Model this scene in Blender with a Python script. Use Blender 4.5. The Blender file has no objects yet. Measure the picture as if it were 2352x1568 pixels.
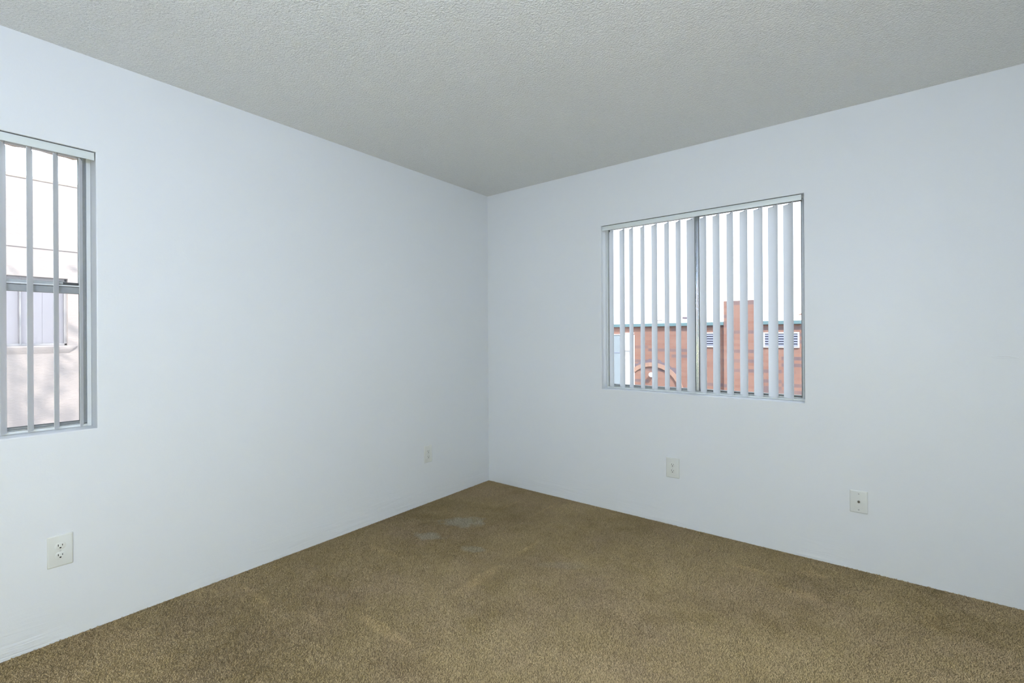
import bpy, bmesh, math, random
import numpy as np
from mathutils import Vector, Matrix, Euler

# ------------------------------------------------------------------ camera, sky, sun, exposure
scene = bpy.context.scene
COL = scene.collection
R = math.radians

cam_data = bpy.data.cameras.new('camera')
cam = bpy.data.objects.new('camera', cam_data)
COL.objects.link(cam)
cam_data.sensor_width = 36.0
cam_data.lens = 36.0 * 1079.32 / 2352.0
cam_data.shift_y = -11.42 / 2352.0
cam_data.clip_start = 0.02
cam.location = (2.6498, -3.0589, 1.2360)
cam.rotation_euler = (Matrix.Rotation(R(37.997), 3, 'Z') @ Matrix.Rotation(R(90), 3, 'X')
                      @ Matrix.Rotation(R(-0.3074), 3, 'Z')).to_euler()
scene.camera = cam

world = bpy.data.worlds.new('world')
scene.world = world
world.use_nodes = True
wn = world.node_tree
wn.nodes.clear()
w_out = wn.nodes.new('ShaderNodeOutputWorld')
w_bg = wn.nodes.new('ShaderNodeBackground')
w_sky = wn.nodes.new('ShaderNodeTexSky')
w_sky.sky_type = 'NISHITA'
w_sky.sun_disc = False
w_sky.sun_elevation = R(42)
w_sky.sun_rotation = R(138)
w_sky.air_density = 1.0
w_sky.dust_density = 2.0
w_bg.inputs['Strength'].default_value = 0.16
w_haze = wn.nodes.new('ShaderNodeBackground')      # bright thin haze over the blue
w_haze.inputs['Color'].default_value = (0.84, 0.93, 1.0, 1)
w_haze.inputs['Strength'].default_value = 2.9
w_add = wn.nodes.new('ShaderNodeAddShader')
wn.links.new(w_sky.outputs[0], w_bg.inputs['Color'])
wn.links.new(w_bg.outputs[0], w_add.inputs[0])
wn.links.new(w_haze.outputs[0], w_add.inputs[1])
wn.links.new(w_add.outputs[0], w_out.inputs['Surface'])

sun_data = bpy.data.lights.new('sun', 'SUN')
sun_data.energy = 6.5
sun_data.angle = R(1.2)
sun_data.color = (1.0, 0.91, 0.80)
sun = bpy.data.objects.new('sun', sun_data)
COL.objects.link(sun)
sun.location = (6, -6, 8)
sun.rotation_euler = Vector((0.55, -0.50, 0.67)).to_track_quat('Z', 'Y').to_euler()

scene.view_settings.view_transform = 'Standard'
scene.view_settings.look = 'None'
scene.view_settings.exposure = 0.10
scene.view_settings.gamma = 1.0
scene.view_settings.use_curve_mapping = False

HIGH_FILL_GLOW = (54.0, 65.0, 94.0)      # cool added fill globe, unseen behind the camera
LOW_FILL_GLOW = (42.0, 40.0, 20.0)        # warmer added fill globe, low and unseen behind the camera

# ------------------------------------------------------------------ room numbers (metres)
H = 2.44
RX, RY = 3.45, -4.15          # far right side wall, wall behind the camera
T = 0.16                      # outer wall thickness
LW = dict(y0=-3.63, y1=-2.566, z0=0.853, z1=2.0385)      # left window opening
RW = dict(x0=1.0770, x1=2.3225, z0=0.857, z1=2.0250)       # right window opening
GROUND = -2.9


# ------------------------------------------------------------------ helpers
def tag(o, label=None, cat=None, group=None, kind=None):
    if label: o['label'] = label
    if cat: o['category'] = cat
    if group: o['group'] = group
    if kind: o['kind'] = kind
    return o


def wloc(o):
    v = Vector((0, 0, 0))
    while o is not None:
        v = v + Vector(o.location)
        o = o.parent
    return v


def empty(name, loc, label=None, cat=None, group=None, kind=None):
    o = bpy.data.objects.new(name, None)
    COL.objects.link(o)
    o.location = loc
    o.empty_display_size = 0.05
    return tag(o, label, cat, group, kind)


class MB:
    """collects shapes in world coordinates, build() links them as one mesh object"""
    def __init__(self):
        self.bm = bmesh.new()

    def box(self, x0, x1, y0, y1, z0, z1, bevel=0.0, seg=2):
        m = Matrix.Translation(((x0 + x1) / 2, (y0 + y1) / 2, (z0 + z1) / 2)) @ \
            Matrix.Diagonal((abs(x1 - x0), abs(y1 - y0), abs(z1 - z0), 1))
        g = bmesh.ops.create_cube(self.bm, size=1, matrix=m)
        if bevel > 0:
            es = list({e for v in g['verts'] for e in v.link_edges})
            bmesh.ops.bevel(self.bm, geom=es, offset=bevel, segments=seg, affect='EDGES', profile=0.5)
        return self

    def cyl(self, c, r, depth, axis='Z', seg=20, r2=None):
        rot = {'Z': Matrix.Identity(4), 'X': Matrix.Rotation(R(90), 4, 'Y'), 'Y': Matrix.Rotation(R(90), 4, 'X')}[axis]
        bmesh.ops.create_cone(self.bm, cap_ends=True, segments=seg, radius1=r, radius2=r if r2 is None else r2,
                              depth=depth, matrix=Matrix.Translation(c) @ rot)
        return self

    def sphere(self, c, s, seg=16, rings=10):
        bmesh.ops.create_uvsphere(self.bm, u_segments=seg, v_segments=rings, radius=1,
                                  matrix=Matrix.Translation(c) @ Matrix.Diagonal((s[0], s[1], s[2], 1)))
        return self

    def tube(self, a, b, r, seg=8, r2=None):
        a, b = Vector(a), Vector(b)
        d = b - a
        m = Matrix.Translation((a + b) / 2) @ d.to_track_quat('Z', 'Y').to_matrix().to_4x4()
        bmesh.ops.create_cone(self.bm, cap_ends=True, segments=seg, radius1=r, radius2=r if r2 is None else r2,
                              depth=d.length, matrix=m)
        return self

    def loft(self, rings, closed=True, caps=True):
        vr = [[self.bm.verts.new(p) for p in ring] for ring in rings]
        n = len(vr[0])
        for a, b in zip(vr[:-1], vr[1:]):
            for i in range(n if closed else n - 1):
                j = (i + 1) % n
                self.bm.faces.new((a[i], a[j], b[j], b[i]))
        if caps and closed:
            self.bm.faces.new(vr[0][::-1])
            self.bm.faces.new(vr[-1])
        return self

    def build(self, name, mat, parent=None, loc=None, smooth=False):
        bmesh.ops.recalc_face_normals(self.bm, faces=self.bm.faces[:])
        if parent is not None:
            off = wloc(parent)
        elif loc is not None:
            off = Vector(loc)
        else:
            xs = [v.co for v in self.bm.verts]
            lo = Vector((min(v[i] for v in xs) for i in range(3)))
            hi = Vector((max(v[i] for v in xs) for i in range(3)))
            off = Vector(((lo.x + hi.x) / 2, (lo.y + hi.y) / 2, lo.z))
        for v in self.bm.verts:
            v.co -= off
        me = bpy.data.meshes.new(name)
        self.bm.to_mesh(me)
        self.bm.free()
        me.materials.append(mat)
        if smooth:
            me.shade_smooth()
            try:
                me.set_sharp_from_angle(angle=R(40))
            except Exception:
                pass
        o = bpy.data.objects.new(name, me)
        COL.objects.link(o)
        if parent is not None:
            o.parent = parent
        else:
            o.location = off
        return o


# ------------------------------------------------------------------ materials
def new_mat(name):
    m = bpy.data.materials.new(name)
    m.use_nodes = True
    nt = m.node_tree
    b = nt.nodes['Principled BSDF']
    return m, nt, b


def node(nt, t, **kw):
    n = nt.nodes.new(t)
    for k, v in kw.items():
        if k in n.inputs:
            n.inputs[k].default_value = v
        else:
            setattr(n, k, v)
    return n


def noise(nt, vec, scale, detail=3.0, rough=0.5, dist=0.0):
    n = nt.nodes.new('ShaderNodeTexNoise')
    n.inputs['Scale'].default_value = scale
    n.inputs['Detail'].default_value = detail
    n.inputs['Roughness'].default_value = rough
    n.inputs['Distortion'].default_value = dist
    nt.links.new(vec, n.inputs['Vector'])
    return n.outputs['Fac']


def mapping(nt, vec, scale=(1, 1, 1), loc=(0, 0, 0), rot=(0, 0, 0)):
    n = nt.nodes.new('ShaderNodeMapping')
    n.inputs['Scale'].default_value = scale
    n.inputs['Location'].default_value = loc
    n.inputs['Rotation'].default_value = rot
    nt.links.new(vec, n.inputs['Vector'])
    return n.outputs[0]


def ramp(nt, fac, stops):
    n = nt.nodes.new('ShaderNodeValToRGB')
    e = n.color_ramp.elements
    while len(e) < len(stops):
        e.new(0.5)
    for el, (p, c) in zip(e, stops):
        el.position = p
        el.color = (c, c, c, 1) if isinstance(c, (int, float)) else (*c, 1)
    nt.links.new(fac, n.inputs['Fac'])
    return n.outputs['Color']


def mathn(nt, op, a, b=None, clamp=False):
    n = nt.nodes.new('ShaderNodeMath')
    n.operation = op
    n.use_clamp = clamp
    for i, v in enumerate((a, b)):
        if v is None: continue
        if isinstance(v, (int, float)):
            n.inputs[i].default_value = v
        else:
            nt.links.new(v, n.inputs[i])
    return n.outputs[0]


def mix(nt, fac, a, b, blend='MIX'):
    n = nt.nodes.new('ShaderNodeMix')
    n.data_type = 'RGBA'
    n.blend_type = blend
    for key, v in ((0, fac), (6, a), (7, b)):
        if isinstance(v, (int, float)):
            n.inputs[key].default_value = v if key == 0 else (v, v, v, 1)
        elif isinstance(v, (tuple, list)):
            n.inputs[key].default_value = (*v, 1)
        else:
            nt.links.new(v, n.inputs[key])
    return n.outputs[2]


def bump(nt, height, strength, dist, normal=None):
    n = nt.nodes.new('ShaderNodeBump')
    n.inputs['Strength'].default_value = strength
    n.inputs['Distance'].default_value = dist
    nt.links.new(height, n.inputs['Height'])
    if normal is not None:
        nt.links.new(normal, n.inputs['Normal'])
    return n.outputs['Normal']


def geo_pos(nt):
    return nt.nodes.new('ShaderNodeNewGeometry').outputs['Position']


def plain(name, col, rough=0.5, metal=0.0, spec=0.5, var=0.0, vscale=40.0, bumps=0.0):
    m, nt, b = new_mat(name)
    b.inputs['Roughness'].default_value = rough
    b.inputs['Metallic'].default_value = metal
    b.inputs['Specular IOR Level'].default_value = spec
    b.inputs['Base Color'].default_value = (*col, 1)
    if var > 0 or bumps > 0:
        p = geo_pos(nt)
        f = noise(nt, p, vscale, 4)
        if var > 0:
            c = mix(nt, f, tuple(max(0, x * (1 - var)) for x in col), tuple(min(1, x * (1 + var)) for x in col))
            nt.links.new(c, b.inputs['Base Color'])
        if bumps > 0:
            nt.links.new(bump(nt, f, bumps, 0.002), b.inputs['Normal'])
    return m


def wall_paint(name, axis):
    """satin white paint, faint roller texture, brushed ripples just above the carpet"""
    m, nt, b = new_mat(name)
    p = geo_pos(nt)
    sep = nt.nodes.new('ShaderNodeSeparateXYZ')
    nt.links.new(p, sep.inputs[0])
    large = noise(nt, p, 1.3, 3)
    c = mix(nt, large, (0.762, 0.788, 0.808), (0.786, 0.808, 0.826))
    nt.links.new(c, b.inputs['Base Color'])
    b.inputs['Roughness'].default_value = 0.42
    b.inputs['Specular IOR Level'].default_value = 0.35
    fine = noise(nt, p, 160, 3, 0.6)
    mid = noise(nt, p, 28, 4, 0.6)
    h = mathn(nt, 'ADD', mathn(nt, 'MULTIPLY', fine, 0.25), mathn(nt, 'MULTIPLY', mid, 0.75))
    nrm = bump(nt, h, 0.16, 0.004)
    # plaster ripples in patches near the floor, slightly slanted
    rot = (0, R(-10), 0) if axis == 'y' else (R(-12), 0, 0)
    sc = (3.6, 3.6, 30)
    st = noise(nt, mapping(nt, p, sc, rot=rot), 1.0, 3, 0.55, 0.6)
    blotch = ramp(nt, noise(nt, mapping(nt, p, (2.4, 2.4, 3.0)), 1.0, 2), [(0.44, 0.0), (0.60, 1.0)])
    low = ramp(nt, sep.outputs['Z'], [(0.02, 0.85), (0.20, 0.0)])
    fac = mathn(nt, 'MULTIPLY', low, mathn(nt, 'ADD', mathn(nt, 'MULTIPLY', blotch, 0.88), 0.12))
    hh = mathn(nt, 'MULTIPLY', st, fac)
    nrm = bump(nt, hh, 0.70, 0.010, nrm)
    nt.links.new(nrm, b.inputs['Normal'])
    return m


def ceiling_mat():
    m, nt, b = new_mat('ceiling_popcorn')
    p = geo_pos(nt)
    b.inputs['Roughness'].default_value = 0.26
    b.inputs['Specular IOR Level'].default_value = 1.0
    f1 = noise(nt, p, 118, 3, 0.55, 0.3)
    f2 = noise(nt, p, 52, 2, 0.5, 0.2)
    lumps = ramp(nt, f1, [(0.36, 0.0), (0.66, 1.0)])
    h = mathn(nt, 'ADD', mathn(nt, 'MULTIPLY', lumps, 0.75), mathn(nt, 'MULTIPLY', f2, 0.5))
    nt.links.new(bump(nt, h, 1.0, 0.0056), b.inputs['Normal'])
    c = mix(nt, noise(nt, p, 2.0, 2), (0.915, 0.920, 0.885), (0.93, 0.935, 0.905))
    nt.links.new(c, b.inputs['Base Color'])
    return m


def carpet_mat(pile=True):
    m, nt, b = new_mat('carpet_pile' if pile else 'carpet_backing')
    p = geo_pos(nt)
    sep = nt.nodes.new('ShaderNodeSeparateXYZ')
    nt.links.new(p, sep.inputs[0])
    comb = nt.nodes.new('ShaderNodeCombineXYZ')
    nt.links.new(sep.outputs['X'], comb.inputs['X'])
    nt.links.new(sep.outputs['Y'], comb.inputs['Y'])
    q = comb.outputs[0]
    n1 = noise(nt, q, 1.6, 5, 0.62, 0.5)
    n2 = noise(nt, q, 9.0, 4, 0.6)
    base = mix(nt, ramp(nt, n1, [(0.34, 0.0), (0.68, 1.0)]), (0.400, 0.294, 0.138), (0.600, 0.457, 0.238))
    base = mix(nt, ramp(nt, n2, [(0.35, 0.0), (0.70, 0.55)]), base, (0.60, 0.455, 0.262))
    # dull ochre tone drifting to slightly pinkish
    base = mix(nt, ramp(nt, noise(nt, mapping(nt, q, loc=(7, 3, 0)), 2.3, 3), [(0.45, 0.0), (0.7, 0.35)]), base, (0.54, 0.395, 0.27))
    # broad lighter zone towards the right wall, darker further out
    wm = nt.nodes.new('ShaderNodeMapping')
    wm.vector_type = 'TEXTURE'
    wm.inputs['Location'].default_value = (2.75, -0.85, 0)
    wm.inputs['Rotation'].default_value = (0, 0, R(35))
    wm.inputs['Scale'].default_value = (1.7, 1.3, 1)
    nt.links.new(q, wm.inputs['Vector'])
    wl = nt.nodes.new('ShaderNodeVectorMath')
    wl.operation = 'LENGTH'
    nt.links.new(wm.outputs[0], wl.inputs[0])
    wd_ = mathn(nt, 'ADD', wl.outputs['Value'], mathn(nt, 'MULTIPLY', mathn(nt, 'SUBTRACT', noise(nt, q, 3.5, 5, 0.6), 0.5), 1.3))
    base = mix(nt, 1.0, base, ramp(nt, wd_, [(0.45, 1.04), (1.10, 0.88)]), 'MULTIPLY')
    # grey spots left by spills
    dn = nt.nodes.new('ShaderNodeTexNoise')
    dn.inputs['Scale'].default_value = 14
    dn.inputs['Detail'].default_value = 4
    nt.links.new(q, dn.inputs['Vector'])
    # pale wheel and vacuum marks square to the walls; broad front-left patch is painted-in light
    tracks_and_light = None
    for (cx, cy, rx, ry, s_, amp) in ((0.29, -2.045, 0.24, 0.020, 0.75, 1.0), (0.70, -1.980, 0.15, 0.018, 0.6, 1.0),
                                      (0.98, -1.835, 0.25, 0.034, 0.9, 1.0), (1.040, -1.30, 0.042, 0.22, 0.8, 1.0),
                                      (0.511, -0.37, 0.014, 0.23, 0.6, 0.5), (0.767, -0.26, 0.014, 0.26, 0.6, 0.5),
                                      (1.030, -0.84, 0.018, 0.18, 0.7, 0.6), (2.10, -0.335, 0.10, 0.030, 0.7, 1.2),
                                      (2.38, -0.19, 0.060, 0.050, 0.8, 1.3), (2.35, -0.45, 0.10, 0.050, 0.8, 1.3),
                                      (2.82, -0.33, 0.035, 0.13, 0.7, 1.2), (0.30, -2.75, 0.75, 0.40, 0.75, 1.6), (0.40, -1.38, 0.17, 0.035, 0.5, 1.2)):
        mp = nt.nodes.new('ShaderNodeMapping')
        mp.vector_type = 'TEXTURE'
        mp.inputs['Location'].default_value = (cx, cy, 0)
        mp.inputs['Scale'].default_value = (rx, ry, 1)
        nt.links.new(q, mp.inputs['Vector'])
        ln = nt.nodes.new('ShaderNodeVectorMath')
        ln.operation = 'LENGTH'
        nt.links.new(mp.outputs[0], ln.inputs[0])
        d = mathn(nt, 'ADD', ln.outputs['Value'], mathn(nt, 'MULTIPLY', mathn(nt, 'SUBTRACT', dn.outputs['Fac'], 0.5), 0.9 * amp))
        k = ramp(nt, d, [(0.55, s_), (1.05, 0.0)])
        tracks_and_light = k if tracks_and_light is None else mathn(nt, 'MAXIMUM', tracks_and_light, k)
    base = mix(nt, tracks_and_light, base, mix(nt, 1.0, base, (1.22, 1.20, 1.17), 'MULTIPLY'))
    spots = None
    for (cx, cy, rx, ry, s, ang) in ((0.46, -0.80, 0.155, 0.105, 0.50, 35), (0.450, -1.085, 0.105, 0.060, 0.45, 30),
                                     (0.775, -1.055, 0.085, 0.045, 0.32, 25), (1.30, -0.90, 0.16, 0.05, 0.14, 30)):
        mp = nt.nodes.new('ShaderNodeMapping')
        mp.vector_type = 'TEXTURE'
        mp.inputs['Location'].default_value = (cx, cy, 0)
        mp.inputs['Rotation'].default_value = (0, 0, R(ang))
        mp.inputs['Scale'].default_value = (rx, ry, 1)
        nt.links.new(q, mp.inputs['Vector'])
        ln = nt.nodes.new('ShaderNodeVectorMath')
        ln.operation = 'LENGTH'
        nt.links.new(mp.outputs[0], ln.inputs[0])
        d = mathn(nt, 'ADD', ln.outputs['Value'], mathn(nt, 'MULTIPLY', mathn(nt, 'SUBTRACT', dn.outputs['Fac'], 0.5), 1.6))
        k = ramp(nt, d, [(0.55, s), (1.0, 0.0)])
        spots = k if spots is None else mathn(nt, 'MAXIMUM', spots, k)
    base = mix(nt, spots, base, (0.56, 0.535, 0.43))
    if pile:
        g = nt.nodes.new('ShaderNodeNewGeometry')
        rnd = g.outputs['Random Per Island']
        base = mix(nt, 1.0, base, ramp(nt, rnd, [(0.0, 0.55), (0.08, 0.88), (0.55, 0.98), (0.94, 1.10), (1.0, 1.35)]), 'MULTIPLY')
    else:
        base = mix(nt, 1.0, base, 0.55, 'MULTIPLY')
    if pile:      # yarn tufts are round and soft: even out the facet normals
        vm = nt.nodes.new('ShaderNodeVectorMath')
        vm.operation = 'MULTIPLY_ADD'
        nt.links.new(g.outputs['Normal'], vm.inputs[0])
        vm.inputs[1].default_value = (0.40, 0.40, 0.40)
        vm.inputs[2].default_value = (0, 0, 0.60)
        vn = nt.nodes.new('ShaderNodeVectorMath')
        vn.operation = 'NORMALIZE'
        nt.links.new(vm.outputs[0], vn.inputs[0])
        nt.links.new(vn.outputs[0], b.inputs['Normal'])
    nt.links.new(base, b.inputs['Base Color'])
    b.inputs['Roughness'].default_value = 0.85
    b.inputs['Specular IOR Level'].default_value = 0.15
    return m


def glass_mat(name, haze=0.0):
    m = bpy.data.materials.new(name)
    m.use_nodes = True
    nt = m.node_tree
    nt.nodes.clear()
    out = nt.nodes.new('ShaderNodeOutputMaterial')
    tr = nt.nodes.new('ShaderNodeBsdfTransparent')
    tr.inputs['Color'].default_value = (0.955, 0.96, 0.965, 1)
    gl = nt.nodes.new('ShaderNodeBsdfGlossy')
    gl.inputs['Roughness'].default_value = 0.03
    fr = nt.nodes.new('ShaderNodeFresnel')
    fr.inputs['IOR'].default_value = 1.35
    mx = nt.nodes.new('ShaderNodeMixShader')
    nt.links.new(fr.outputs[0], mx.inputs[0])
    nt.links.new(tr.outputs[0], mx.inputs[1])
    nt.links.new(gl.outputs[0], mx.inputs[2])
    last = mx.outputs[0]
    if haze > 0:   # dust on the outside of the pane
        df = nt.nodes.new('ShaderNodeBsdfTranslucent')
        df.inputs['Color'].default_value = (0.9, 0.88, 0.86, 1)
        dd = nt.nodes.new('ShaderNodeBsdfDiffuse')
        dd.inputs['Color'].default_value = (0.9, 0.88, 0.86, 1)
        ad = nt.nodes.new('ShaderNodeMixShader')
        nt.links.new(df.outputs[0], ad.inputs[1])
        nt.links.new(dd.outputs[0], ad.inputs[2])
        p = geo_pos(nt)
        f = mathn(nt, 'MULTIPLY', ramp(nt, noise(nt, mapping(nt, p, (1, 5, 3)), 2.2, 5, 0.65), [(0.35, 0.35), (0.7, 1.0)]), haze)
        m2 = nt.nodes.new('ShaderNodeMixShader')
        nt.links.new(f, m2.inputs[0])
        nt.links.new(last, m2.inputs[1])
        nt.links.new(ad.outputs[0], m2.inputs[2])
        last = m2.outputs[0]
    nt.links.new(last, out.inputs['Surface'])
    return m


def vane_mat():
    m = bpy.data.materials.new('vane_vinyl')
    m.use_nodes = True
    nt = m.node_tree
    b = nt.nodes['Principled BSDF']
    out = nt.nodes['Material Output']
    b.inputs['Base Color'].default_value = (0.91, 0.925, 0.93, 1)
    b.inputs['Roughness'].default_value = 0.38
    b.inputs['Specular IOR Level'].default_value = 0.4
    p = geo_pos(nt)
    nt.links.new(bump(nt, noise(nt, mapping(nt, p, (200, 200, 3)), 1.0, 2), 0.08, 0.001), b.inputs['Normal'])
    t = nt.nodes.new('ShaderNodeBsdfTranslucent')
    t.inputs['Color'].default_value = (0.92, 0.935, 0.96, 1)
    mx = nt.nodes.new('ShaderNodeMixShader')
    mx.inputs[0].default_value = 0.46
    nt.links.new(b.outputs[0], mx.inputs[1])
    nt.links.new(t.outputs[0], mx.inputs[2])
    nt.links.new(mx.outputs[0], out.inputs['Surface'])
    return m


def brick_mat(name, tint=1.0):
    m, nt, b = new_mat(name)
    tc = nt.nodes.new('ShaderNodeNewGeometry')
    sep = nt.nodes.new('ShaderNodeSeparateXYZ')
    nt.links.new(tc.outputs['Position'], sep.inputs[0])
    comb = nt.nodes.new('ShaderNodeCombineXYZ')
    nt.links.new(mathn(nt, 'ADD', sep.outputs['X'], sep.outputs['Y']), comb.inputs['X'])
    nt.links.new(sep.outputs['Z'], comb.inputs['Y'])
    br = nt.nodes.new('ShaderNodeTexBrick')
    br.inputs['Scale'].default_value = 1.0
    br.inputs['Brick Width'].default_value = 0.30
    br.inputs['Row Height'].default_value = 0.075
    br.inputs['Mortar Size'].default_value = 0.006
    br.inputs['Mortar Smooth'].default_value = 0.3
    br.inputs['Bias'].default_value = -0.1
    br.inputs['Color1'].default_value = (0.40 * tint, 0.235 * tint, 0.190 * tint, 1)
    br.inputs['Color2'].default_value = (0.34 * tint, 0.185 * tint, 0.150 * tint, 1)
    br.inputs['Mortar'].default_value = (0.36 * tint, 0.25 * tint, 0.22 * tint, 1)
    nt.links.new(comb.outputs[0], br.inputs['Vector'])
    # occasional dark burnt bricks in rows
    cell = nt.nodes.new('ShaderNodeTexWhiteNoise')
    cell.noise_dimensions = '2D'
    row = mathn(nt, 'FLOOR', mathn(nt, 'DIVIDE', sep.outputs['Z'], 0.075))
    colx = mathn(nt, 'FLOOR', mathn(nt, 'DIVIDE', mathn(nt, 'ADD', sep.outputs['X'], sep.outputs['Y']), 0.62))
    cc = nt.nodes.new('ShaderNodeCombineXYZ')
    nt.links.new(colx, cc.inputs['X'])
    nt.links.new(row, cc.inputs['Y'])
    nt.links.new(cc.outputs[0], cell.inputs['Vector'])
    dark = ramp(nt, cell.outputs['Value'], [(0.83, 0.0), (0.87, 0.8)])
    c = mix(nt, dark, br.outputs['Color'], (0.20 * tint, 0.165 * tint, 0.19 * tint))
    f = noise(nt, tc.outputs['Position'], 2.2, 4)
    c = mix(nt, ramp(nt, f, [(0.4, 0.0), (0.75, 0.5)]), c, (0.25, 0.165, 0.142))
    nt.links.new(c, b.inputs['Base Color'])
    b.inputs['Roughness'].default_value = 0.95
    b.inputs['Specular IOR Level'].default_value = 0.1
    nt.links.new(bump(nt, br.outputs['Fac'], -0.4, 0.006), b.inputs['Normal'])
    return m


def stucco_mat(name, c0, c1, scale=30.0, strength=0.5):
    m, nt, b = new_mat(name)
    p = geo_pos(nt)
    f = noise(nt, mapping(nt, p, (1, 1, 2.2)), scale, 5, 0.65, 0.5)
    g = noise(nt, p, 1.1, 3)
    nt.links.new(mix(nt, g, c0, c1), b.inputs['Base Color'])
    nt.links.new(bump(nt, f, strength, 0.012), b.inputs['Normal'])
    b.inputs['Roughness'].default_value = 0.95
    b.inputs['Specular IOR Level'].default_value = 0.15
    return m


def emit_mat(name, col, strength):
    m = bpy.data.materials.new(name)
    m.use_nodes = True
    nt = m.node_tree
    nt.nodes.clear()
    out = nt.nodes.new('ShaderNodeOutputMaterial')
    e = nt.nodes.new('ShaderNodeEmission')
    e.inputs['Color'].default_value = (*col, 1)
    e.inputs['Strength'].default_value = strength
    nt.links.new(e.outputs[0], out.inputs['Surface'])
    return m


M = dict(
    wall_l=wall_paint('wall_paint_left', 'x'),
    wall_r=wall_paint('wall_paint_right', 'y'),
    ceil=ceiling_mat(),
    pile=carpet_mat(True),
    backing=carpet_mat(False),
    trim=plain('white_frame_paint', (0.80, 0.83, 0.83), 0.35, var=0.02, vscale=30),
    alu=plain('aluminium', (0.46, 0.48, 0.48), 0.5, 0.35, var=0.12, vscale=60),
    alu_bright=plain('polished_aluminium', (0.62, 0.66, 0.70), 0.22, 0.9),
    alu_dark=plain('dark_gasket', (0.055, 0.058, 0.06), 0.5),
    alu_mid=plain('weathered_aluminium', (0.31, 0.325, 0.33), 0.5, 0.4, var=0.15, vscale=50),
    glass=glass_mat('window_glass', 0.0),
    glass_dusty=glass_mat('dusty_window_glass', 0.06),
    rail=plain('headrail_paint', (0.74, 0.79, 0.78), 0.35, var=0.02, vscale=60),
    vane=vane_mat(),
    clip=plain('clip_plastic', (0.32, 0.34, 0.36), 0.5),
    plate=plain('outlet_plate_plastic', (0.735, 0.75, 0.715), 0.30, var=0.015, vscale=60),
    slot=plain('slot_black', (0.012, 0.012, 0.012), 0.7),
    screw=plain('painted_screw', (0.60, 0.61, 0.58), 0.4),
    brass=plain('connector_metal', (0.16, 0.15, 0.13), 0.35, 0.8),
    brick=brick_mat('brick_wall', 0.56),
    brick_pale=plain('arch_brick', (0.280, 0.188, 0.152), 0.95, spec=0.1, var=0.12, vscale=9),  # paler brick tone of the arch and the vent cap
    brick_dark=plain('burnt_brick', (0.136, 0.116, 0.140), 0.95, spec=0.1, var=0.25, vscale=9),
    teal=plain('teal_metal', (0.084, 0.156, 0.180), 0.6, var=0.1, vscale=3),
    vent_white=plain('vent_paint', (0.368, 0.400, 0.448), 0.5),
    vent_blue=plain('vent_louver_paint', (0.176, 0.200, 0.288), 0.5),
    vent_dark=plain('vent_inside', (0.05, 0.05, 0.08), 0.8),
    cabinet=plain('cabinet_paint', (0.224, 0.272, 0.312), 0.6, var=0.08, vscale=4),
    cab_white=plain('white_metal_box', (0.82, 0.83, 0.85), 0.5),
    stucco=stucco_mat('neighbour_stucco', (0.350, 0.318, 0.312), (0.405, 0.368, 0.360), 22, 0.3),
    stucco_own=stucco_mat('peach_stucco', (0.52, 0.43, 0.36), (0.58, 0.49, 0.42), 40, 0.8),
    ground=plain('asphalt', (0.22, 0.21, 0.20), 0.9, var=0.2, vscale=6),
    roofing=plain('roof_gravel', (0.50, 0.48, 0.46), 0.9, var=0.2, vscale=12),
    shade_cloth=plain('neighbour_blind', (0.93, 0.86, 0.90), 0.6),
    nb_frame=plain('neighbour_window_frame', (0.36, 0.36, 0.38), 0.5, 0.3),
    bark=plain('bark', (0.16, 0.11, 0.08), 0.9, var=0.3, vscale=30),
    leaf=plain('leaf', (0.08, 0.14, 0.04), 0.6, var=0.4, vscale=8),
    fill_stand=plain('fill_stand_white', (0.8, 0.8, 0.8), 0.4),
    fill_cool=emit_mat('cool_fill_glow', tuple(c / 94.0 for c in HIGH_FILL_GLOW), 94.0),
    fill_warm=emit_mat('warm_fill_glow', tuple(c / 42.0 for c in LOW_FILL_GLOW), 42.0),
)


# ------------------------------------------------------------------ room shell
def wall_with_opening(name, plane, a0, a1, z0, z1, op, thick, mat, sign):
    """plane 'x': wall lies on x=0 and runs along y; plane 'y': on y=0 along x.
    sign = direction (outwards) of the thickness.  op=(oa0,oa1,oz0,oz1)"""
    bm = bmesh.new()
    A = [a0, op[0], op[1], a1]
    Z = [z0, op[2], op[3], z1]

    def P(a, d, z):
        return (d, a, z) if plane == 'x' else (a, d, z)
    grid = {}
    for d in (0, 1):
        for i, a in enumerate(A):
            for j, z in enumerate(Z):
                grid[d, i, j] = bm.verts.new(P(a, d * thick * sign, z))
    for d in (0, 1):
        for i in range(3):
            for j in range(3):
                if i == 1 and j == 1: continue
                bm.faces.new([grid[d, i, j], grid[d, i + 1, j], grid[d, i + 1, j + 1], grid[d, i, j + 1]])
    ring_out = [(0, 0), (1, 0), (2, 0), (3, 0), (3, 1), (3, 2), (3, 3), (2, 3), (1, 3), (0, 3), (0, 2), (0, 1)]
    ring_in = [(1, 1), (2, 1), (2, 2), (1, 2)]
    for ring in (ring_out, ring_in):
        for k in range(len(ring)):
            p, q = ring[k], ring[(k + 1) % len(ring)]
            bm.faces.new([grid[0, p[0], p[1]], grid[0, q[0], q[1]], grid[1, q[0], q[1]], grid[1, p[0], p[1]]])
    bmesh.ops.recalc_face_normals(bm, faces=bm.faces[:])
    es = []
    for k in range(4):
        p, q = ring_in[k], ring_in[(k + 1) % 4]
        e = bm.edges.get((grid[0, p[0], p[1]], grid[0, q[0], q[1]]))
        es.append(e)
    bmesh.ops.bevel(bm, geom=es, offset=0.0045, segments=3, affect='EDGES', profile=0.5)
    me = bpy.data.meshes.new(name)
    bm.to_mesh(me)
    bm.free()
    me.materials.append(mat)
    o = bpy.data.objects.new(name, me)
    COL.objects.link(o)
    return tag(o, kind='structure')


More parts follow.
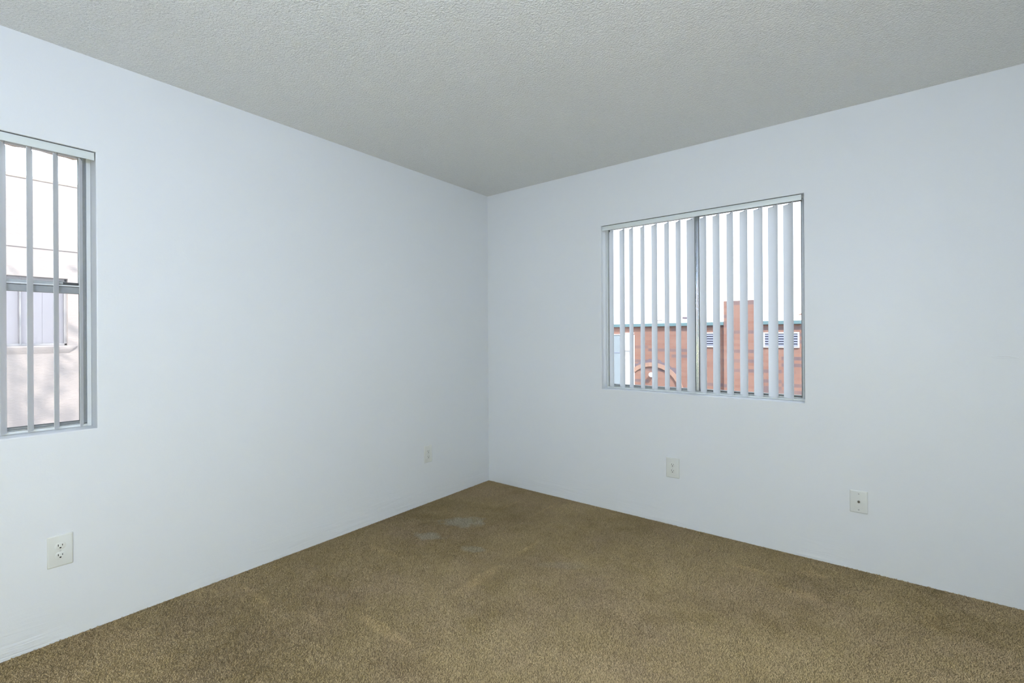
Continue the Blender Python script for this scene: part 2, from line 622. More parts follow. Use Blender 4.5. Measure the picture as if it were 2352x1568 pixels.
wall_left = wall_with_opening('wall_left', 'x', RY, 0.0, -0.02, H + 0.02, (LW['y0'], LW['y1'], LW['z0'], LW['z1']), T, M['wall_l'], -1)
wall_right = wall_with_opening('wall_right', 'y', -T, RX + T, -0.02, H + 0.02, (RW['x0'], RW['x1'], RW['z0'], RW['z1']), T, M['wall_r'], 1)
tag(MB().box(RX, RX + T, RY, 0, -0.02, H + 0.02).build('wall_side', M['wall_l']), kind='structure')
tag(MB().box(-T, RX + T, RY - T, RY, -0.02, H + 0.02).build('wall_back', M['wall_r']), kind='structure')
tag(MB().box(-T, RX + T, RY - T, T, H, H + 0.22).build('ceiling', M['ceil']), kind='structure')
floor = tag(MB().box(-T, RX + T, RY - T, T, -0.25, 0.0).build('floor', M['backing']), kind='structure')

# exterior stucco skin around the left opening: its rough lower lip shows above the pane
rng = random.Random(5)
mb = MB()
ys = np.linspace(LW['y0'] - 0.25, LW['y1'] + 0.25, 60)
rings = []
for i, y in enumerate(ys):
    drop = 0.004 * math.sin(i * 0.9) + rng.uniform(-0.004, 0.004)
    lo = LW['z1'] + 0.005 + drop
    rings.append([(-T, y, lo + 0.004), (-T - 0.012, y, lo - 0.001), (-T - 0.035, y, lo), (-T - 0.045, y, lo + 0.012), (-T - 0.045, y, H + 0.2), (-T, y, H + 0.2)])
mb.loft(rings)
mb.build('stucco_lip', M['stucco_own'], wall_left)

# hand-smeared filler patch and hairline scratch on the right wall
mb = MB()
pts = []
for k in range(28):
    a = 2 * math.pi * k / 28
    rx = 0.045 * (1 + 0.10 * math.sin(3 * a + 1))
    rz = 0.0068 * (1 + 0.25 * math.sin(2 * a))
    pts.append((3.096 + rx * math.cos(a), rz * math.sin(a) - 0.05 * rx * math.cos(a)))
c = (3.096, 1.130)
for s, d in ((1.0, 0.0), (0.93, -0.0016), (0.6, -0.0024), (0.2, -0.0018)):
    pass
rings = [[(c[0] + (x - c[0]) * s, d, c[1] + z * s) for x, z in pts] for s, d in ((1.0, 0.0004), (0.95, -0.0018), (0.75, -0.0022), (0.55, -0.0010), (0.1, -0.0008))]
mb.loft(rings)
mb.build('filler_patch', M['wall_r'], wall_right, smooth=True)

# ------------------------------------------------------------------ carpet pile (one mass of tufts)
def carpet_pile():
    rs = np.random.RandomState(11)
    sp = 0.0037
    xs = np.arange(0.003, RX - 0.003, sp)
    ys_ = np.arange(-3.05, -0.003, sp)
    X, Y = np.meshgrid(xs, ys_)
    X = X.ravel() + rs.uniform(-sp * .5, sp * .5, X.size)
    Y = Y.ravel() + rs.uniform(-sp * .5, sp * .5, Y.size)
    # keep only what stands in front of the lens (generous margin for side steps)
    cx, cy = 2.65, -3.06
    fx, fy = -0.6157, 0.7880
    dep = (X - cx) * fx + (Y - cy) * fy
    keep = (dep > 0.9) & (X > 0.002) & (X < RX - .002) & (Y < -0.002)
    X, Y = X[keep], Y[keep]
    n = X.size
    # lie of the pile: broad sweeps from walking and the vacuum cleaner
    ang = np.where(rs.uniform(0, 1, n) < 0.3, 1.1 + 0.8 * np.sin(1.7 * X + 0.9 * Y) + 0.9 * np.sin(2.9 * Y - 1.3 * X + 1.0) + rs.normal(0, 0.8, n), rs.uniform(0, 2 * math.pi, n))
    lean = np.clip(rs.normal(1.10, 0.20, n), 0.65, 1.40)
    L = rs.uniform(0.0048, 0.0082, n)
    wd = rs.uniform(0.0010, 0.0017, n)
    ux, uy = np.cos(ang), np.sin(ang)
    px, py = -uy, ux
    tw = rs.uniform(-0.8, 0.8, n)
    ct, st_ = np.cos(tw), np.sin(tw)
    sx, sy = px * ct + ux * st_, py * ct + uy * st_
    hx, hz = np.sin(lean) * L, np.cos(lean) * L
    V = np.zeros((n, 5, 3), np.float32)
    mz = 0.55
    V[:, 0] = np.stack([X - sx * wd * .7, Y - sy * wd * .7, np.zeros(n)], 1)
    V[:, 1] = np.stack([X + sx * wd * .7, Y + sy * wd * .7, np.zeros(n)], 1)
    V[:, 2] = np.stack([X + ux * hx * .35 + sx * wd, Y + uy * hx * .35 + sy * wd, hz * mz + 0.001], 1)
    V[:, 3] = np.stack([X + ux * hx * .35 - sx * wd, Y + uy * hx * .35 - sy * wd, hz * mz + 0.001], 1)
    V[:, 4] = np.stack([X + ux * hx, Y + uy * hx, hz + 0.001], 1)
    V[:, :, 0] = np.clip(V[:, :, 0], 0.0008, RX - 0.001)
    V[:, :, 1] = np.minimum(V[:, :, 1], -0.0008)
    base = (np.arange(n) * 5)[:, None]
    quads = base + np.array([[0, 1, 2, 3]])
    tris = base + np.array([[3, 2, 4]])
    me = bpy.data.meshes.new('carpet_pile')
    me.vertices.add(n * 5)
    me.vertices.foreach_set('co', V.ravel())
    loops = np.concatenate([quads, tris], 1).ravel().astype(np.int32)
    me.loops.add(loops.size)
    me.loops.foreach_set('vertex_index', loops)
    me.polygons.add(n * 2)
    starts = np.empty(n * 2, np.int32)
    starts[0::2] = np.arange(n) * 7
    starts[1::2] = np.arange(n) * 7 + 4
    me.polygons.foreach_set('loop_start', starts)
    me.update(calc_edges=True)
    me.validate()
    me.materials.append(M['pile'])
    o = bpy.data.objects.new('carpet_pile', me)
    COL.objects.link(o)
    return tag(o, 'worn tan brown cut pile carpet covering the whole bedroom floor', 'carpet', kind='stuff')


carpet_pile()


# ------------------------------------------------------------------ windows
def left_window():
    w = empty('window_1', (-0.10, (LW['y0'] + LW['y1']) / 2, LW['z0']), kind='structure')
    y0, y1, z0, z1 = LW['y0'], LW['y1'], LW['z0'], LW['z1']
    e = 0.0006
    a, b_ = -0.118, -0.094
    mb = MB()   # white painted surround
    fw = 0.0155
    mb.box(a, b_, y1 - fw, y1 - e, z0 + e, z1 - e, 0.0015)
    mb.box(a, b_, y0 + e, y0 + fw, z0 + e, z1 - e, 0.0015)
    mb.box(a, b_, y0 + fw, y1 - fw, z0 + e, z0 + 0.0115, 0.0015)
    mb.box(a, b_, y0 + fw, y1 - fw, z1 - 0.0030, z1 - e)
    mb.build('window_surround', M['trim'], w)
    mb = MB()   # aluminium master frame with side channels
    for s in (0, 1):
        yy0, yy1 = (y1 - fw - 0.014, y1 - fw) if s else (y0 + fw, y0 + fw + 0.014)
        mb.box(-0.150, -0.104, yy0, yy1, z0 + 0.0118, z1 - 0.0032, 0.001)
        ya = yy0 + 0.004 if s else yy1 - 0.004
        mb.box(-0.104, -0.100, ya - 0.0012, ya + 0.0012, z0 + 0.0118, z1 - 0.0032)
    mb.box(-0.150, -0.104, y0 + fw, y1 - fw, z0 + 0.0118, z0 + 0.0160, 0.001)
    mb.box(-0.150, -0.119, y0 + fw + 0.0142, y1 - fw - 0.0142, z1 - 0.0062, z1 - 0.0032)
    mb.build('window_frame', M['alu'], w)
    ya, yb = y0 + fw + 0.0145, y1 - fw - 0.0145
    # fixed upper light, further out
    up = MB().box(-0.149, -0.137, ya, yb, 1.466, 1.482, 0.001) \
        .box(-0.149, -0.137, yb - 0.006, yb, 1.482, z1 - 0.0064, 0.001).box(-0.149, -0.137, ya, ya + 0.006, 1.482, z1 - 0.0064, 0.001) \
        .build('upper_sash', M['alu'], w)
    MB().box(-0.1445, -0.1415, ya + 0.005, yb - 0.005, 1.480, z1 - 0.0064).build('pane', M['glass_dusty'], up)
    # sliding lower sash, nearer
    lo = MB().box(-0.131, -0.107, ya, yb, 1.432, 1.4600, 0.0012) \
        .box(-0.131, -0.107, ya, yb, z0 + 0.0165, z0 + 0.0258, 0.001) \
        .box(-0.131, -0.107, yb - 0.007, yb, z0 + 0.0258, 1.432, 0.001).box(-0.131, -0.107, ya, ya + 0.007, z0 + 0.0258, 1.432, 0.001) \
        .build('lower_sash', M['alu_mid'], w)
    MB().box(-0.1205, -0.1175, ya + 0.006, yb - 0.006, z0 + 0.0250, 1.434).build('pane', M['glass_dusty'], lo)
    MB().box(-0.1065, -0.1045, ya + 0.001, yb - 0.001, 1.4625, 1.4655).box(-0.136, -0.1045, ya, yb, 1.4655, 1.4680).build('rail_lip', M['trim'], w)
    MB().box(-0.1360, -0.1075, ya, yb, 1.4603, 1.4622).build('gasket', M['alu_dark'], w)
    MB().box(-0.1068, -0.1050, ya + 0.002, yb, z0 + 0.0260, z0 + 0.0282) \
        .box(-0.1068, -0.1050, yb - 0.0095, yb - 0.0075, z0 + 0.0282, 1.432).build('gasket', M['alu_dark'], w)
    # latch on the meeting rail near the right jamb
    lt = MB().box(-0.128, -0.103, -2.668, -2.606, 1.4685, 1.4790, 0.0015).build('latch', M['alu_dark'], w)
    MB().box(-0.112, -0.098, -2.672, -2.656, 1.4690, 1.4830, 0.003).box(-0.110, -0.099, -2.604, -2.592, 1.4600, 1.4800, 0.003) \
        .build('latch_tab', M['alu'], lt)
    return w


def right_window():
    w = empty('window_2', ((RW['x0'] + RW['x1']) / 2, 0.10, RW['z0']), kind='structure')
    x0, x1, z0, z1 = RW['x0'], RW['x1'], RW['z0'], RW['z1']
    e = 0.0006
    mb = MB()   # white stop along left jamb and sill
    mb.box(x0 + e, x0 + 0.006, 0.088, 0.112, z0 + e, z1 - e, 0.001)
    mb.box(x1 - 0.006, x1 - e, 0.088, 0.112, z0 + e, z1 - e, 0.001)
    mb.box(x0 + 0.006, x1 - 0.006, 0.088, 0.112, z0 + e, z0 + 0.010, 0.001)
    mb.box(x0 + 0.006, x1 - 0.006, 0.088, 0.112, z1 - 0.0035, z1 - e)
    mb.build('window_surround', M['trim'], w)
    mb = MB()
    for xa, xb in ((x0 + 0.0065, x0 + 0.0145), (x1 - 0.0215, x1 - 0.0065)):
        mb.box(xa, xb, 0.094, 0.148, z0 + 0.0105, z1 - 0.0037, 0.001)
    mb.box(x0 + 0.0145, x1 - 0.0215, 0.094, 0.148, z0 + 0.0105, z0 + 0.0185, 0.001)
    mb.box(x0 + 0.0145, x1 - 0.0215, 0.094, 0.148, z1 - 0.0070, z1 - 0.0037)
    mb.build('window_frame', M['alu'], w)
    MB().box(x1 - 0.0222, x1 - 0.0205, 0.0925, 0.0938, z0 + 0.019, z1 - 0.019).box(x1 - 0.0112, x1 - 0.0098, 0.0925, 0.0938, z0 + 0.012, z1 - 0.012).build('gasket', M['alu_dark'], w)
    xa, xb = x0 + 0.015, x1 - 0.022
    za, zb = z0 + 0.019, z1 - 0.0072
    xm = 1.718
    # left, sliding sash (inner track)
    ls = MB().box(xa, xa + 0.006, 0.098, 0.116, za, zb, 0.001).box(xm - 0.016, xm + 0.013, 0.098, 0.116, za, zb, 0.001) \
        .box(xa + 0.006, xm - 0.016, 0.098, 0.116, za, za + 0.012, 0.001).box(xa + 0.006, xm - 0.016, 0.098, 0.116, zb - 0.0025, zb) \
        .build('sliding_sash', M['alu_mid'], w)
    MB().box(xa + 0.005, xm - 0.015, 0.1055, 0.1085, za + 0.011, zb - 0.002).build('pane', M['glass'], ls)
    MB().box(xm - 0.0165, xm - 0.0135, 0.0965, 0.0975, za, zb).box(xm + 0.0105, xm + 0.0132, 0.0965, 0.0975, za, zb) \
        .box(xa + 0.0005, xa + 0.0030, 0.0965, 0.0975, za, zb).build('gasket', M['alu_dark'], ls)
    # raised grip ridges on the meeting stile
    mb = MB()
    for k in range(3):
        mb.box(xm - 0.009 + k * 0.006, xm - 0.005 + k * 0.006, 0.0945, 0.0977, za, zb, 0.0014, 3)
    mb.build('grip_ridge', M['alu_bright'], ls)
    rs = MB().box(xb - 0.006, xb, 0.124, 0.142, za, zb, 0.001).box(xm - 0.014, xm - 0.001, 0.124, 0.142, za, zb, 0.001) \
        .box(xm - 0.001, xb - 0.006, 0.124, 0.142, za, za + 0.010, 0.001).box(xm - 0.001, xb - 0.006, 0.124, 0.142, zb - 0.0025, zb) \
        .build('fixed_sash', M['alu_mid'], w)
    MB().box(xm - 0.0015, xb - 0.0055, 0.1315, 0.1345, za + 0.009, zb - 0.002).build('pane', M['glass'], rs)
    MB().box(xb - 0.0030, xb - 0.0005, 0.1185, 0.1230, za, zb).box(xm + 0.014, xb - 0.003, 0.1185, 0.1230, za + 0.0002, za + 0.003).build('gasket', M['alu_dark'], rs)
    return w


left_window()
right_window()


# ------------------------------------------------------------------ vertical blinds
def vane_mesh(z0, z1, width=0.089, sag=0.0062, th=0.0011):
    mb = MB()
    n = 12
    half = width / 2
    prof = []
    for i in range(n + 1):
        t = -1 + 2 * i / n
        prof.append((t * half, sag * (1 - t * t)))
    ring = lambda z, k: [(x * k, y, z) for x, y in prof] + [(x * k, y - th, z) for x, y in reversed(prof)]
    mb.loft([ring(z0, 1.0), ring(z0 + 0.3, 1.0), ring(z0 + 0.6, 1.0), ring(z1 - 0.002, 1.0), ring(z1, 0.98)])
    return mb


def blind(name, origin, label, along, centers, angles, z0, z1, headrail, ztop, group=None):
    t = empty(name, origin, label, 'blind', group)
    (a0, a1, d0, d1, h0, h1) = headrail      # d0 = front face of the valance, d1 = back of the rail
    sg = 1 if d1 > d0 else -1

    def slab(mb, p0, p1, q0, q1, z0_, z1_, bev=0.0):
        lo_, hi_ = sorted((q0, q1))
        if along == 'x':
            mb.box(p0, p1, lo_, hi_, z0_, z1_, bev)
        else:
            mb.box(lo_, hi_, p0, p1, z0_, z1_, bev)
        return mb
    slab(MB(), a0, a1, d0, d0 + sg * 0.0035, h0, h1, 0.001).build('valance', M['rail'], t, smooth=True)
    body = MB()
    slab(body, a0 + 0.002, a1 - 0.002, d0 + sg * 0.0040, d1, h0 + 0.0145, h1 - 0.0005, 0.001)
    body.build('headrail', M['rail'], t, smooth=True)
    slab(MB(), a0 + 0.004, a1 - 0.004, d0 + sg * 0.0045, d1, h1 - 0.0002, ztop - 0.0006).build('gap_strip', M['alu_dark'], t)  # dark strip closing the gap above the headrail
    v0 = c0 = None
    for (x, y), ang in zip(centers, angles):
        if v0 is None:
            mbv = vane_mesh(z0, z1)
            v0 = mbv.build('vane', M['vane'], None, loc=(0, 0, 0), smooth=True)
            cb = MB().cyl((0, 0.0050, (z1 + h0 + 0.014) / 2 - 0.003), 0.0015, h0 + 0.014 - z1 + 0.006, 'Z', 10)
            cb.box(-0.003, 0.003, 0.0040, 0.0048, z1 - 0.007, z1 - 0.001, 0.0003)
            c0 = cb.build('vane_clip', M['clip'], None, loc=(0, 0, 0))
            v, c = v0, c0
        else:
            v, c = v0.copy(), c0.copy()
            COL.objects.link(v)
            COL.objects.link(c)
        v.parent = t
        v.location = (x - origin[0], y - origin[1], -origin[2])
        v.rotation_euler = (0, 0, R(ang))
        c.parent = v
        c.location = (0, 0, 0)
    return t


ra = [44.8, 42.2, 48.5, 49.5, 44.8, 50.5, 51.2, 40.2, 50.3, 48.8, 52.2, 49.8, 47.0, 46.8, 48.8]
rc = [1.136, 1.218, 1.286, 1.368, 1.452, 1.537, 1.613, 1.693, 1.771, 1.849, 1.929, 2.006, 2.085, 2.163, 2.241]
blind('vertical_blind', (1.701, 0.045, 0.868), 'white vertical blind with fifteen half-open vanes in the wide sliding window',
      'x', [(x, 0.045) for x in rc], [-a for a in ra], 0.8715, 1.9905, (1.0805, 2.3105, 0.006, 0.052, 1.9905, 2.0214), RW['z1'])
lc = [-2.6088, -2.6854, -2.7615, -2.8360] + [-2.8360 - 0.0765 * k for k in range(1, 11)]
la = [-14.5, -17, -17, -16] + [-15 - (k % 3) for k in range(10)]
blind('vertical_blind', (-0.045, -3.098, 0.866), 'white vertical blind with wide-open vanes in the narrow window cut by the left picture edge',
      'y', [(-0.045, y) for y in lc], la, 0.8660, 1.9975, (LW['y0'] + 0.003, -2.5700, -0.006, -0.052, 2.0020, 2.0347), LW['z1'])


# ------------------------------------------------------------------ outlets
def oriented(mb_fn, loc, wall):
    """builds shapes in a local frame: u to the right along the wall, v up, w out of the wall"""
    if wall == 'L':      # wall x=0, seen from +x: right = +y
        return lambda u, v, w: Vector((loc[0] + w, loc[1] + u, loc[2] + v))
    return lambda u, v, w: Vector((loc[0] + u, loc[1] - w, loc[2] + v))


def obox(mb, F, u0, u1, v0, v1, w0, w1, bevel=0.0, seg=2):
    a, b = F(u0, v0, w0), F(u1, v1, w1)
    mb.box(min(a.x, b.x), max(a.x, b.x), min(a.y, b.y), max(a.y, b.y), min(a.z, b.z), max(a.z, b.z), bevel, seg)


def plate_shape(mb, F, w, h, t):
    def ring(s, d):
        hw, hh = w / 2 - s, h / 2 - s
        r = 0.003
        pts = []
        for cx, cy, a0 in ((hw - r, hh - r, 0), (-hw + r, hh - r, 90), (-hw + r, -hh + r, 180), (hw - r, -hh + r, 270)):
            for k in range(4):
                a = R(a0 + 30 * k)
                pts.append(F(cx + r * math.cos(a), cy + r * math.sin(a), d))
        return pts
    mb.loft([ring(0, 0.0005), ring(0, t * 0.55), ring(0.0015, t * 0.85), ring(0.0042, t)])


def duplex_outlet(loc, wall, label, w=0.078, h=0.128, tilt=0.0):
    t = empty('wall_outlet', loc, label, 'outlet', 'duplex outlets low on the walls')
    F = oriented(None, loc, wall)
    T_ = 0.0062
    mb = MB()
    plate_shape(mb, F, w, h, T_)
    mb.build('cover_plate', M['plate'], t, smooth=True)
    for s in (1, -1):
        vc = s * 0.0195
        mb = MB()
        pts = []
        for k in range(28):
            a = 2 * math.pi * k / 28
            u = 0.0172 * math.cos(a)
            v = max(-0.0142, min(0.0142, 0.0172 * math.sin(a)))
            pts.append((u, v))
        mb.loft([[F(u, vc + v, T_ - 0.001) for u, v in pts], [F(u, vc + v, T_ + 0.0004) for u, v in pts],
                 [F(u * .94, vc + v * .94, T_ + 0.0009) for u, v in pts]])
        rcp = mb.build('receptacle', M['plate'], t, smooth=True)
        mb = MB()
        wz = T_ + 0.0009
        obox(mb, F, -0.0076, -0.0052, vc - 0.0010, vc + 0.0075, wz - 0.001, wz + 0.00025)
        obox(mb, F, 0.0052, 0.0074, vc - 0.0002, vc + 0.0065, wz - 0.001, wz + 0.00025)
        pts = []
        for k in range(14):
            a = math.pi * k / 13
            pts.append((0.0030 * math.cos(a), -0.0070 - 0.0030 * math.sin(a)))
        pts = [(0.0030, -0.0050)] + pts + [(-0.0030, -0.0050)]
        mb.loft([[F(u, vc + v, wz - 0.001) for u, v in pts], [F(u, vc + v, wz + 0.00025) for u, v in pts]])
        mb.build('slot', M['slot'], rcp)
    c = F(0, 0, T_ + 0.0003)
    MB().cyl(c, 0.0032, 0.0014, 'X' if wall == 'L' else 'Y', 14).build('screw', M['screw'], t)
    return t


duplex_outlet((0, -2.684, 0.3705), 'L', 'white duplex outlet on the left wall below the narrow window')
duplex_outlet((0, -0.692, 0.3670), 'L', 'white duplex outlet on the left wall near the room corner', 0.076, 0.126)
duplex_outlet((1.586, 0, 0.3755), 'R', 'white duplex outlet on the right wall below the wide window', 0.086, 0.128)


def coax_outlet(loc):
    t = empty('cable_outlet', loc, 'white cable jack plate with one dark connector, low on the right wall', 'outlet')
    F = oriented(None, loc, 'R')
    T_ = 0.0058
    mb = MB()
    plate_shape(mb, F, 0.076, 0.116, T_)
    mb.build('cover_plate', M['plate'], t, smooth=True)
    mb = MB()
    mb.cyl(F(0, 0.001, T_ + 0.0012), 0.0062, 0.003, 'Y', 6)
    mb.cyl(F(0, 0.001, T_ + 0.006), 0.0044, 0.010, 'Y', 16)
    mb.build('connector', M['brass'], t)
    for s in (1, -1):
        sc = MB().cyl(F(0, s * 0.0415, T_ + 0.0003), 0.0032, 0.0014, 'Y', 14).build('screw', M['screw'], t)
        mb = MB()
        obox(mb, F, -0.0028, 0.0028, s * 0.0415 - 0.0006, s * 0.0415 + 0.0006, T_ + 0.0008, T_ + 0.0013)
        mb.build('screw_slot', M['slot'], sc)
    return t


coax_outlet((2.562, 0, 0.3610))


# ------------------------------------------------------------------ fill globes added unseen behind the camera to light the room
def high_fill(x, y):
    t = empty('fill_globe_high', (x, y, 1.64), 'added fill globe on a rod, unseen behind the camera', 'fill light')
    MB().cyl((x, y, H - 0.0105), 0.075, 0.020, 'Z', 32).cyl((x, y, 2.16), 0.009, 0.54, 'Z', 16).build('base', M['fill_stand'], t, smooth=True)
    MB().sphere((x, y, 1.78), (0.14, 0.14, 0.14), 40, 24).build('globe', M['fill_cool'], t, smooth=True)


def low_fill(x, y):  # added fill source, stands out of view behind the camera
    t = empty('fill_globe_low', (x, y, 0.012), 'added low fill globe on a pole, unseen behind the camera', 'floor lamp')
    MB().cyl((x, y, 0.022), 0.13, 0.020, 'Z', 32).build('base', M['fill_stand'], t, smooth=True)
    MB().cyl((x, y, 0.44), 0.011, 0.82, 'Z', 16).build('pole', M['fill_stand'], t, smooth=True)
    MB().sphere((x, y, 1.0), (0.15, 0.15, 0.15), 40, 24).build('globe', M['fill_warm'], t, smooth=True)


low_fill(2.75, -3.65)
high_fill(2.45, -3.40)

# ------------------------------------------------------------------ outside, beyond the right window
tag(MB().box(-30, 30, -25, 30, GROUND - 0.2, GROUND).build('ground', M['ground']), kind='structure')

BY = 9.0
bb = empty('brick_building', (-3.0, BY + 3, GROUND), 'single-storey red brick building with a teal roof edge seen through the wide window', 'building')
MB().box(-11.0, 5.5, BY, BY + 7, GROUND, 1.50).build('wall', M['brick'], bb)
MB().box(-11.15, 5.65, BY - 0.10, BY + 7.1, 1.478, 1.556, 0.006).build('roof_edge', M['teal'], bb)
MB().box(-11.0, 5.5, BY, BY + 7, 1.556, 1.566).build('roof', M['roofing'], bb)
ch = MB().box(-0.272, 0.375, BY - 0.11, BY + 0.50, GROUND, 2.05).build('chimney', M['brick'], bb)
# round-headed brick arch (voussoirs in one ring) with a recessed infill line
mb = MB()
ax, az, r0, r1 = -2.081, -0.307, 0.735, 0.840
nseg = 40
rings = []
for k in range(nseg + 1):
    a = math.pi * k / nseg
    jag = 0.004 if k % 2 else 0.0
    ca, sa = math.cos(a), math.sin(a)
    y = BY - 0.045 - jag
    rings.append([(ax + r0 * ca, y, az + r0 * sa), (ax + r1 * ca, y, az + r1 * sa), (ax + r1 * ca, BY + 0.01, az + r1 * sa), (ax + r0 * ca, BY + 0.01, az + r0 * sa)])
mb.loft(rings)
mb.build('arch', M['brick_pale'], bb)
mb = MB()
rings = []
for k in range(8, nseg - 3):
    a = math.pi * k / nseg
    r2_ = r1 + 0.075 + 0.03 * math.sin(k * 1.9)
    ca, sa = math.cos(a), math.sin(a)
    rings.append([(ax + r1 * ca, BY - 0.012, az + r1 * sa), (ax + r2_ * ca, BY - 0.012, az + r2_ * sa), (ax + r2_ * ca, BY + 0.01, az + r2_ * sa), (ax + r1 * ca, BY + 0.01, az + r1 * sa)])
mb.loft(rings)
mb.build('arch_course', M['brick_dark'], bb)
MB().cyl((ax + 0.02, BY - 0.05, az + 0.52), 0.055, 0.10, 'Y', 18).sphere((ax + 0.02, BY - 0.12, az + 0.52), (0.065, 0.05, 0.065)).build('wall_lamp', M['cab_white'], bb)


def louver_vent(x0, x1, z0, z1):
    f = 0.035
    mb = MB()
    mb.box(x0, x1, BY - 0.035, BY + 0.02, z1 - f, z1, 0.004).box(x0, x1, BY - 0.035, BY + 0.02, z0, z0 + f, 0.004)
    mb.box(x0, x0 + f, BY - 0.035, BY + 0.02, z0 + f, z1 - f, 0.004).box(x1 - f, x1, BY - 0.035, BY + 0.02, z0 + f, z1 - f, 0.004)
    v = mb.build('wall_vent', M['vent_white'], bb)
    MB().box(x0 + f, x1 - f, BY - 0.010, BY - 0.004, z0 + f, z1 - f).build('vent_back', M['vent_dark'], v)
    n = 5
    step = (z1 - z0 - 2 * f) / n
    for k in range(n):
        zc = z0 + f + (k + 0.5) * step
        ring = lambda x: [(x, BY - 0.040, zc - 0.020), (x, BY - 0.036, zc - 0.023), (x, BY - 0.012, zc + 0.012), (x, BY - 0.016, zc + 0.015)]
        m_ = MB().loft([ring(x0 + f), ring(x1 - f)])
        m_.build('louver', M['vent_blue'], v)
    return v


louver_vent(0.557, 1.268, 0.951, 1.301)
louver_vent(-1.085, -0.400, 0.946, 1.310)

# grey cabinet and white meter box fixed to the brick wall on the left
uc = empty('utility_cabinet', (-3.05, BY - 0.15, -0.9), 'tall pale blue-grey metal cabinet with white trim on the brick wall', 'cabinet')
MB().box(-3.62, -2.746, BY - 0.24, BY - 0.002, -0.9, 1.262, 0.004).build('body', M['cabinet'], uc)
MB().box(-3.64, -2.735, BY - 0.26, BY - 0.002, 1.262, 1.286, 0.004).box(-2.745, -2.560, BY - 0.25, BY - 0.002, -0.9, 1.262, 0.004).build('trim', M['cab_white'], uc)
MB().box(-3.60, -2.76, BY - 0.246, BY - 0.2405, 0.772, 0.790).build('seam', M['vent_blue'], uc)
mbx = empty('meter_box', (-2.60, BY - 0.20, 0.84), 'small white meter box beside the tall cabinet on the brick wall', 'meter box')
MB().box(-2.745, -2.470, BY - 0.35, BY - 0.265, 0.842, 1.300, 0.012, 3).build('body', M['cab_white'], mbx)
MB().box(-2.76, -2.455, BY - 0.36, BY - 0.265, 1.300, 1.318, 0.004).build('cap', M['cab_white'], mbx)

# small things on the flat roof
ac = empty('roof_cowl', (-1.39, BY + 1.0, 1.566), 'small dark roof cowl on thin legs left of the brick chimney', 'roof cowl')
MB().box(-1.58, -1.20, BY + 0.9, BY + 1.1, 1.690, 1.745, 0.01).build('hood', M['brick_dark'], ac)
for dx in (-0.15, 0.15):
    MB().tube((-1.39 + dx, BY + 1.0, 1.566), (-1.39 + dx, BY + 1.0, 1.692), 0.008).build('leg', M['cab_white'], ac)
pv = empty('roof_vent', (1.30, BY + 1.0, 1.566), 'flat pinkish roof vent cap right of the brick chimney', 'roof vent')
MB().cyl((1.36, BY + 1.0, 1.64), 0.05, 0.146, 'Z', 16).build('pipe', M['cab_white'], pv)
MB().cyl((1.36, BY + 1.0, 1.745), 0.24, 0.06, 'Z', 24, r2=0.14).build('cap', M['brick_pale'], pv)
rp = empty('roof_pipe', (-2.12, BY + 0.6, 1.566), 'thin bent pipe low on the flat roof above the brick arch', 'pipe')
MB().tube((-2.16, BY + 0.6, 1.566), (-2.16, BY + 0.6, 1.655), 0.010).tube((-2.17, BY + 0.6, 1.655), (-2.02, BY + 0.6, 1.655), 0.010).build('pipe', M['brick_dark'], rp)

# ------------------------------------------------------------------ outside, beyond the left window
NX = -4.0
nb = empty('stucco_building', (NX - 3, -2.5, GROUND), 'pale pink stucco building close outside the narrow window', 'building')
wy0, wy1, wz0, wz1 = -3.30, -2.050, 1.168, 1.86
mb = MB()
# wall with a window hole: four slabs
mb.box(NX - 0.25, NX, -12, wy0, GROUND, 2.825).box(NX - 0.25, NX, wy1, 4.0, GROUND, 2.825)
mb.box(NX - 0.25, NX, wy0, wy1, GROUND, wz0).box(NX - 0.25, NX, wy0, wy1, wz1, 2.825)
mb.box(NX - 7, NX - 0.25, -12, 4, GROUND, 2.70)
mb.build('wall', M['stucco'], nb)
MB().box(NX - 0.35, NX + 0.008, -12.05, 4.05, 2.825, 2.855, 0.004).build('parapet_cap', M['stucco_own'], nb)
MB().box(NX + 0.0005, NX + 0.008, -12, 4.0, 2.145, 2.162, 0.002).build('trim_band', M['stucco'], nb)
# splayed sill of soft stucco below the window
mb = MB()
rings = []
for y, k in ((wy0 - 0.06, 0.2), (wy0, 1), (wy1 - 0.10, 1), (wy1 + 0.01, 0.95), (wy1 + 0.055, 0.55), (wy1 + 0.075, 0.1)):
    rings.append([(NX - 0.02, y, wz0 - 0.10 * k - 0.02), (NX + 0.016 * k, y, wz0 - 0.05 * k), (NX + 0.022 * k, y, wz0 - 0.012), (NX + 0.014 * k, y, wz0 - 0.001), (NX - 0.02, y, wz0)])
mb.loft(rings)
mb.build('window_sill', M['stucco'], nb, smooth=True)
fr = MB()
fr.box(NX - 0.10, NX - 0.06, wy0, wy1, wz0, wz0 + 0.022, 0.002).box(NX - 0.10, NX - 0.06, wy0, wy1, wz1 - 0.03, wz1, 0.002)
fr.box(NX - 0.10, NX - 0.06, wy0, wy0 + 0.03, wz0, wz1, 0.002).box(NX - 0.10, NX - 0.06, wy1 - 0.02, wy1, wz0, wz1, 0.002)
fr.box(NX - 0.10, NX - 0.055, -2.394, -2.382, wz0, wz1, 0.002)
fro = fr.build('window_frame', M['nb_frame'], nb)
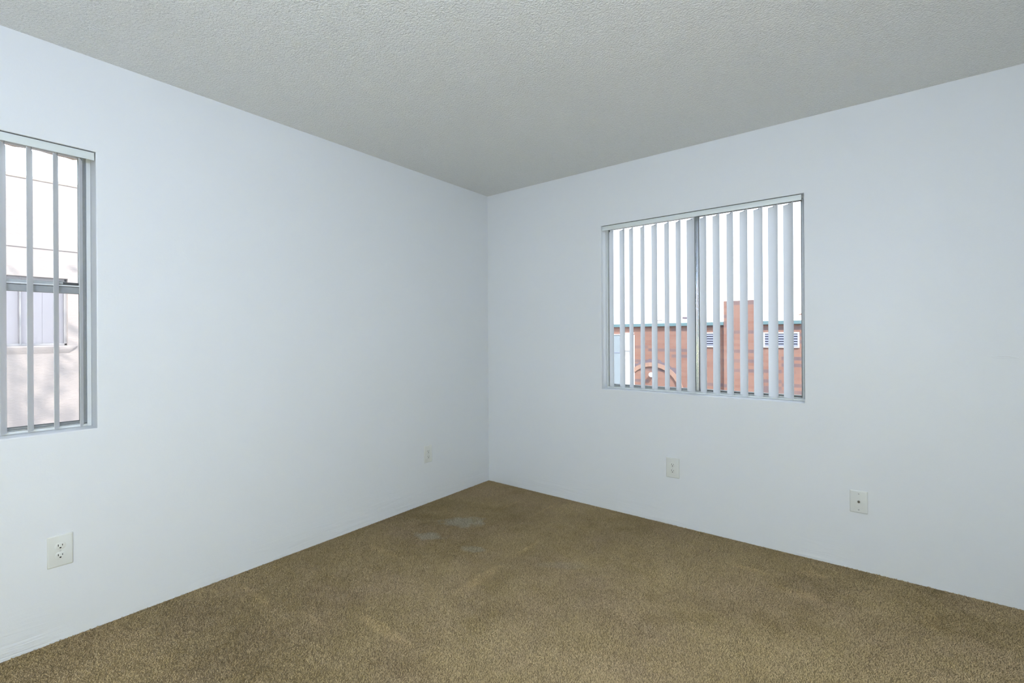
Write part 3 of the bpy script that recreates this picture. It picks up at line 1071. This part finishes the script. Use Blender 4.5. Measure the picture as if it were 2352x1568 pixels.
MB().box(NX - 0.085, NX - 0.081, wy0 + 0.02, wy1 - 0.015, wz0 + 0.02, wz1 - 0.02).build('pane', M['glass'], fro)
mb = MB()
for k in range(14):
    y = wy1 - 0.05 - k * 0.085
    mb.box(NX - 0.115 - 0.006 * (k % 2), NX - 0.110, y - 0.042, y + 0.042, wz0 + 0.01, wz1 - 0.01, 0.002)
mb.build('window_blind', M['shade_cloth'], fro)

# tree between the buildings, out of frame, whose crown dapples the stucco
def tree(x, y, zc, r, n, seed, label):
    rr = random.Random(seed)
    t = empty('tree', (x, y, GROUND), label, 'tree')
    mb = MB().tube((x, y, GROUND), (x + 0.1, y - 0.05, zc - r * 0.5), 0.11, 12, 0.07)
    tips = []
    for k in range(11):
        a = k * 2.4
        e = rr.uniform(0.2, 1.2)
        tip = Vector((x + r * math.cos(a) * math.cos(e), y + r * math.sin(a) * math.cos(e), zc + r * 0.9 * math.sin(e) - 0.2))
        mb.tube((x + 0.1, y - 0.05, zc - r * rr.uniform(0.4, 0.7)), tip, 0.035, 7, 0.008)
        tips.append(tip)
    mb.build('trunk', M['bark'], t)
    bm = bmesh.new()
    for k in range(n):
        c = Vector((x, y, zc))
        if rr.random() < 0.65:
            c = rr.choice(tips) + Vector((rr.gauss(0, .22), rr.gauss(0, .22), rr.gauss(0, .2)))
        else:
            while True:
                d = Vector((rr.uniform(-1, 1), rr.uniform(-1, 1), rr.uniform(-1, 1)))
                if d.length < 1: break
            c = c + d * r
        s = rr.uniform(0.05, 0.09)
        m = Matrix.Translation(c) @ Euler((rr.uniform(0, 6), rr.uniform(0, 6), rr.uniform(0, 6))).to_matrix().to_4x4()
        vs = [bm.verts.new(m @ Vector(q)) for q in ((0, -s, 0), (s * .4, -s * .2, .006), (0, s, 0), (-s * .4, -s * .2, .006))]
        bm.faces.new(vs)
    o = MB()
    o.bm.free()
    o.bm = bm
    o.build('foliage', M['leaf'], t)


tree(-2.15, -4.15, 2.75, 1.00, 620, 3, 'small leafy tree standing between the two buildings outside')
